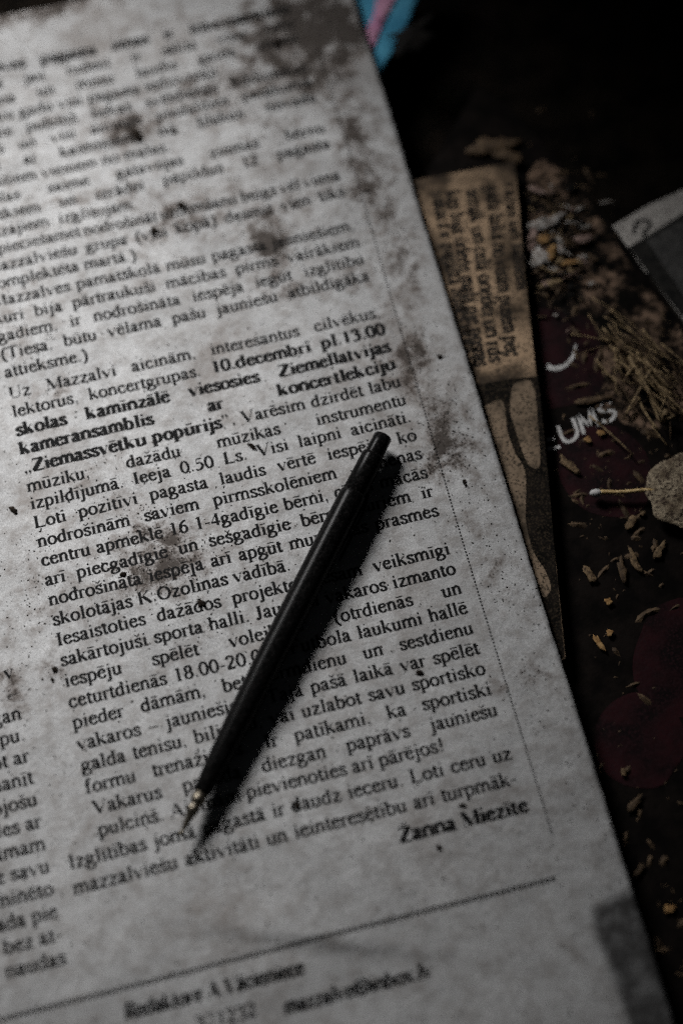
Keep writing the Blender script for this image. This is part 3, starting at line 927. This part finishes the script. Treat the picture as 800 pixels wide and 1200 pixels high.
GD = 'dry scraps on the dark magazine'
flake('paper_shred', 636, 262, 46, 13, -20, Z_MAG + 1, M_WHITEF, 'whitish curled shred near the upper right of the brown clipping', 'scrap', GD, seed=1, jag=.6)
flake('paper_shred', 624, 282, 12, 34, 10, Z_MAG + 1, M_PINKF, 'pinkish shred directly below the whitish curled shred', 'scrap', GD, seed=2, jag=.6)
flake('dry_petal', 637, 281, 16, 12, 0, Z_MAG + 1.4, M_ORANGEF, 'small orange petal beside the pinkish shred', 'petal', GD, seed=3)
flake('paper_shred', 633, 304, 26, 30, 30, Z_MAG + 1, M_WHITEF, 'white crumpled scrap below the orange petal', 'scrap', GD, seed=4, jag=.6)
flake('dry_petal', 646, 296, 10, 22, 20, Z_MAG + 1.5, M_ORANGEF, 'narrow orange petal right of the white crumpled scrap', 'petal', GD, seed=5)
flake('dry_petal', 682, 281, 26, 11, -12, Z_MAG + 1, M_PINKF, 'pale pink petal apart from the others, left of the grey card', 'petal', GD, seed=6)
flake('dry_petal', 656, 287, 8, 26, -8, Z_MAG + 1, M_WHITEF, 'thin white petal standing between orange and pink petals', 'petal', GD, seed=7)
flake('dry_petal', 630, 224, 22, 7, 25, Z_MAG + 1, M_PINKF, 'reddish pink petal highest of the scraps by the clipping', 'petal', GD, seed=8)
flake('dry_petal', 644, 333, 28, 8, -18, Z_MAG + 1, M_STRAW, 'straw coloured sliver below the white crumpled scrap', 'sliver', GD, seed=9)
flake('dry_petal', 668, 308, 22, 8, -14, Z_MAG + 1, M_ORANGEF, 'orange brown sliver beneath the pale pink petal', 'sliver', GD, seed=10)
flake('dry_leaf', 578, 172, 52, 22, -14, -6, M_STRAW2, 'brownish pink curled leaf at the top of the brown clipping', 'leaf', GD, seed=11, jag=.5)
flake('dry_leaf', 596, 184, 34, 14, 20, -5, M_STRAW2, 'small brown leaf tip just above the clipping corner', 'leaf', GD, seed=12, jag=.5)
flake('dry_leaf', 808, 578, 100, 100, 40, Z_MAG + 2.5, M_BARK, 'round wrinkled tan dry leaf at the right edge beside the golden stick', 'leaf', GD, seed=13, jag=.09, n=72, rings=14, dome=.08)
flake('dry_leaf', 480, 42, 70, 34, -42, -2.6, M_DARKLEAF, 'blackened leaf lying over the blue and pink scrap', 'leaf', GD, seed=14, jag=.7)
for i in range(150):
    x, y = 650 + rnd.gauss(0, 24), 288 + rnd.gauss(0, 38)
    if x < 618 or x > 712 or y < 205: continue
    flake('shredded_bit', x, y, rnd.uniform(4, 17), rnd.uniform(2, 6), rnd.uniform(-60, 60), Z_MAG + rnd.uniform(.1, 1.6), rnd.choice([M_WHITEF, M_STRAW, M_STRAW2, M_STRAW2, M_STRAW2, M_PINKF, M_DARKLEAF, M_DARKLEAF]),
          'small torn bit in the heap between brown clipping and grey card', 'torn bit', 'heap of torn bits', seed=100 + i, jag=.8, n=12, rings=2)
CH = [(666, 545, 30, 9, 48, 'brown chip under the letters, left of the golden stick'), (690, 674, 30, 10, 62, 'long tan chip left of the lower cluster'), (701, 753, 26, 7, 58, 'bright tan splinter well below the chip cluster'),
      (712, 705, 9, 9, 0, 'round tan crumb above the bright splinter'), (738, 613, 18, 9, -60, 'tan seed husk below the golden stick'), (752, 602, 8, 6, 0, 'tiny pale crumb beside the seed husk'),
      (728, 668, 34, 9, 84, 'upright tan chip in the middle of the chip cluster'), (744, 660, 36, 9, 70, 'slanted tan chip right of the upright one'), (773, 645, 26, 9, -62, 'tan chip nearest the round leaf, upper right of the cluster'),
      (714, 742, 9, 9, 0, 'pale crumb touching the top of the bright splinter'), (688, 516, 10, 8, 0, 'orange tan crumb under the letter M'), (704, 508, 10, 8, 0, 'orange tan crumb under the letter S'),
      (700, 905, 7, 6, 0, 'small crumb at the lower left of the red disc'), (730, 905, 7, 10, 0, 'crumb just below the lower red disc'), (743, 942, 24, 9, -50, 'dull chip in the dark below the red discs'),
      (748, 1020, 22, 6, -50, 'dull chip beside the dark corner of the page'), (784, 1066, 14, 11, -10, 'orange brown chip near the bottom right corner'), (690, 470, 40, 7, -10, 'straw coloured strip lying above the letters')]
for i, (x, y, a, b, ang, lb) in enumerate(CH):
    flake('wood_chip', x, y, a, b, ang, Z_MAG + .4, (M_CHIP, M_STRAW2, M_ORANGEF)[(0, 0, 2, 2, 0, 0, 1, 0, 0, 2, 2, 2, 0, 0, 1, 1, 2, 1)[i]], lb, 'chip', 'wood chips strewn over the magazine', seed=20 + i, jag=.5, n=12)

# golden stick with a pale knob
A, B = at(692, 578, Z_MAG + 2), at(772, 574, Z_MAG + 2.6)
path = [tuple(A[i] + (B[i] - A[i]) * t for i in range(3)) for t in np.linspace(0, 1, 9)]
V, F = tube([(p[0], p[1] + .12 * math.sin(i * 1.3), p[2]) for i, p in enumerate(path)], [.5, .6, .55, .5, .52, .48, .5, .45, .42], 8)
stick = link('stick', V, F, M_GOLD, None, True)
tag(stick, 'bright golden straw stick pointing from the round leaf towards the clipping', 'stick')
V, F = tube([tuple(A[i] + (B[i] - A[i]) * t for i in range(3)) for t in (-.02, .02, .07, .12, .15)], [.3, .8, .95, .8, .5], 10)
link('pale_knob', V, F, M_WHITE, stick, True)
# straw stalks radiating in a loose bundle
def stalk(pa, pb, za, zb, r, mat, label, bend=0.):
    A, B = Vector(at(*pa, za)), Vector(at(*pb, zb))
    m = (A + B) / 2 + Vector((-(B - A).y, (B - A).x, 0)) * bend + Vector((0, 0, abs(bend) * 4))
    pts = []
    for t in np.linspace(0, 1, 7):
        pts.append(tuple(A * (1 - t) ** 2 + m * 2 * t * (1 - t) + B * t * t))
    V, F = tube(pts, [r * (1.1 - .4 * t) for t in np.linspace(0, 1, 7)], 6)
    return tag(link('straw_stalk', V, F, mat, None, True), label, 'straw stalk', 'tangle of straw stalks')
stalk((737, 418), (778, 492), Z_MAG + 3, Z_MAG + 2, .62, M_STRAW, 'thickest straw stalk, running down to the knotted end of the tangle')
stalk((764, 430), (732, 488), Z_MAG + 3.4, Z_MAG + 1, .42, M_STRAW, 'straw stalk crossing the thickest one the opposite way')
stalk((718, 420), (800, 470), Z_MAG + 2.4, Z_MAG + 3, .4, M_STRAW, 'long straw stalk sloping towards the right edge of the photo')
for i in range(64):
    a = rnd.gauss(46, 13) if rnd.random() < .8 else rnd.uniform(-70, 130)
    q = rnd.gauss(0, 30); w = rnd.gauss(0, 20)
    cx, cy = 748 + q * .72 + w * .7, 432 + q * .7 - w * .7
    l = rnd.uniform(10, 46)
    dx, dy = l * math.cos(math.radians(a)), l * math.sin(math.radians(a))
    stalk((cx - dx, cy - dy), (cx + dx, cy + dy), Z_MAG + rnd.uniform(.4, 4), Z_MAG + rnd.uniform(.4, 4), rnd.uniform(.1, .3), rnd.choice([M_STRAW, M_STRAW, M_STRAW2]),
          'thin broken straw stalk in the tangle below the grey card', rnd.uniform(-.12, .12))
for i in range(5):
    x, y = 778 + rnd.gauss(0, 5), 490 + rnd.gauss(0, 4)
    flake('straw_knot', x, y, 12, 9, rnd.uniform(0, 180), Z_MAG + 2 + i * .3, M_STRAW, 'frayed straw flake where the thickest stalk ends', 'straw flake', 'frayed straw flakes', seed=60 + i, jag=.8, n=10, rings=2)

# chaff too fine to count, over the magazine
def scatter(name, spots, mat, zf, label, cat, rmin, rmax, elong=2.2):
    V, F = [], []
    for x, y, z in spots:
        r = rmin + (rmax - rmin) * rnd.random() ** 3
        a = rnd.uniform(0, 6.28); e = rnd.uniform(1, elong)
        b = len(V)
        ca, sa = math.cos(a), math.sin(a)
        n = 6
        for i in range(n):
            t = 2 * math.pi * i / n
            k = rnd.uniform(.7, 1.2)
            px, py = r * e * k * math.cos(t), r * k * math.sin(t)
            V.append((x + px * ca - py * sa, y + px * sa + py * ca, z))
        V.append((x, y, z + r * .8))
        F += [(b + i, b + (i + 1) % n, b + n) for i in range(n)]
    o = link(name, V, F, mat)
    return tag(o, label, cat, kind='stuff')
sp = []
for i in range(260):
    x, y = rnd.choice([(660, 280, 35, 45), (745, 430, 50, 45), (715, 560, 40, 40), (730, 650, 45, 40), (730, 770, 50, 130), (770, 1050, 30, 70)])[:4][:2], 0
for c, w in (((655, 285, 26, 45), 150), ((745, 432, 42, 42), 120), ((710, 545, 35, 40), 60), ((735, 650, 45, 35), 30), ((745, 800, 45, 140), 40), ((765, 1050, 30, 70), 40)):
    for i in range(w):
        p = at(rnd.gauss(c[0], c[2]), rnd.gauss(c[1], c[3]), Z_MAG)
        sp.append((p[0], p[1], Z_MAG + .02))
scatter('chaff', sp, M_STRAW2, None, 'fine brown chaff scattered over the dark magazine', 'chaff', .15, .9, 4)

# fine dirt on the newspaper: thickest in the stains
sp = []
tries = 0
while len(sp) < 14000 and tries < 900000:
    tries += 1
    x, y = rnd.uniform(-25, 101), rnd.uniform(-165, 104)
    if rnd.random() < .045 + dirt(x, y) ** 1.3 * .8 + .10 * max(0, mnoise.noise(Vector((x * .05, y * .05, 9)))):
        sp.append((x, y, zpaper(x, y) + .03))
scatter('fine_dirt', sp, M_DUST, None, 'fine dark dirt specks sprinkled over the grey newspaper', 'dirt', .035, .2, 2.0)

def crumb(x, y, s, label, el=1.3):
    p = at(x, y); r = s / 5.6 / 2 * .72
    bm = bmesh.new()
    bmesh.ops.create_icosphere(bm, subdivisions=3, radius=1)
    sd = x * .37
    el = 1. + (x * .137) % 1.1; r *= .9
    for v in bm.verts:
        k = 1 + .75 * mnoise.noise(v.co * 1.5 + Vector((sd, 0, 0))) + .35 * mnoise.noise(v.co * 4 + Vector((0, sd, 0)))
        v.co = Vector((v.co.x * k * r * el, v.co.y * k * r, v.co.z * k * r * .38)) * MM
    me = bpy.data.meshes.new('dirt_crumb'); bm.to_mesh(me); bm.free()
    me.polygons.foreach_set('use_smooth', [True] * len(me.polygons))
    me.materials.append(M_CRUMB)
    o = bpy.data.objects.new('dirt_crumb', me); COL.objects.link(o)
    o.location = (p[0] * MM, p[1] * MM, (zpaper(p[0], p[1]) + r * .3) * MM)
    o.rotation_euler = (0, 0, (x * 1.7) % 3.14)
    tag(o, label, 'dirt crumb', 'dirt crumbs on the newspaper')
for x, y, s, lb in [(324, 51, 15, 'black crumb near the top edge of the page'), (160, 157, 17, 'largest dark crumb in the upper stain'), (204, 152, 9, 'crumb right of the largest dark one'),
                    (212, 240, 12, 'dark crumb over a blurred line under the number 12'), (180, 271, 12, 'crumb at the left of the blurred dirty line'), (295, 523, 9, 'black crumb sitting on the word Visi'),
                    (16, 598, 9, 'black crumb at the left edge beside the middle lines'), (65, 785, 9, 'crumb in the gap left of the word iespēju'), (62, 797, 5, 'tiny crumb under the one left of iespēju'),
                    (491, 788, 10, 'crumb on the word var, right of the pen'), (514, 993, 9, 'crumb below the bold signature'), (541, 944, 7, 'crumb above the bold signature'),
                    (544, 565, 7, 'crumb on the right margin beside the dotted rule'), (430, 225, 6, 'small crumb on the margin near the brown clipping'), (236, 708, 10, 'crumb over the word dažādos'),
                    (145, 674, 9, 'crumb over the word apmeklē'), (348, 945, 7, 'crumb on the word pievienoties'), (515, 418, 9, 'crumb on the margin opposite the bold lines')]:
    crumb(x, y, s, lb)
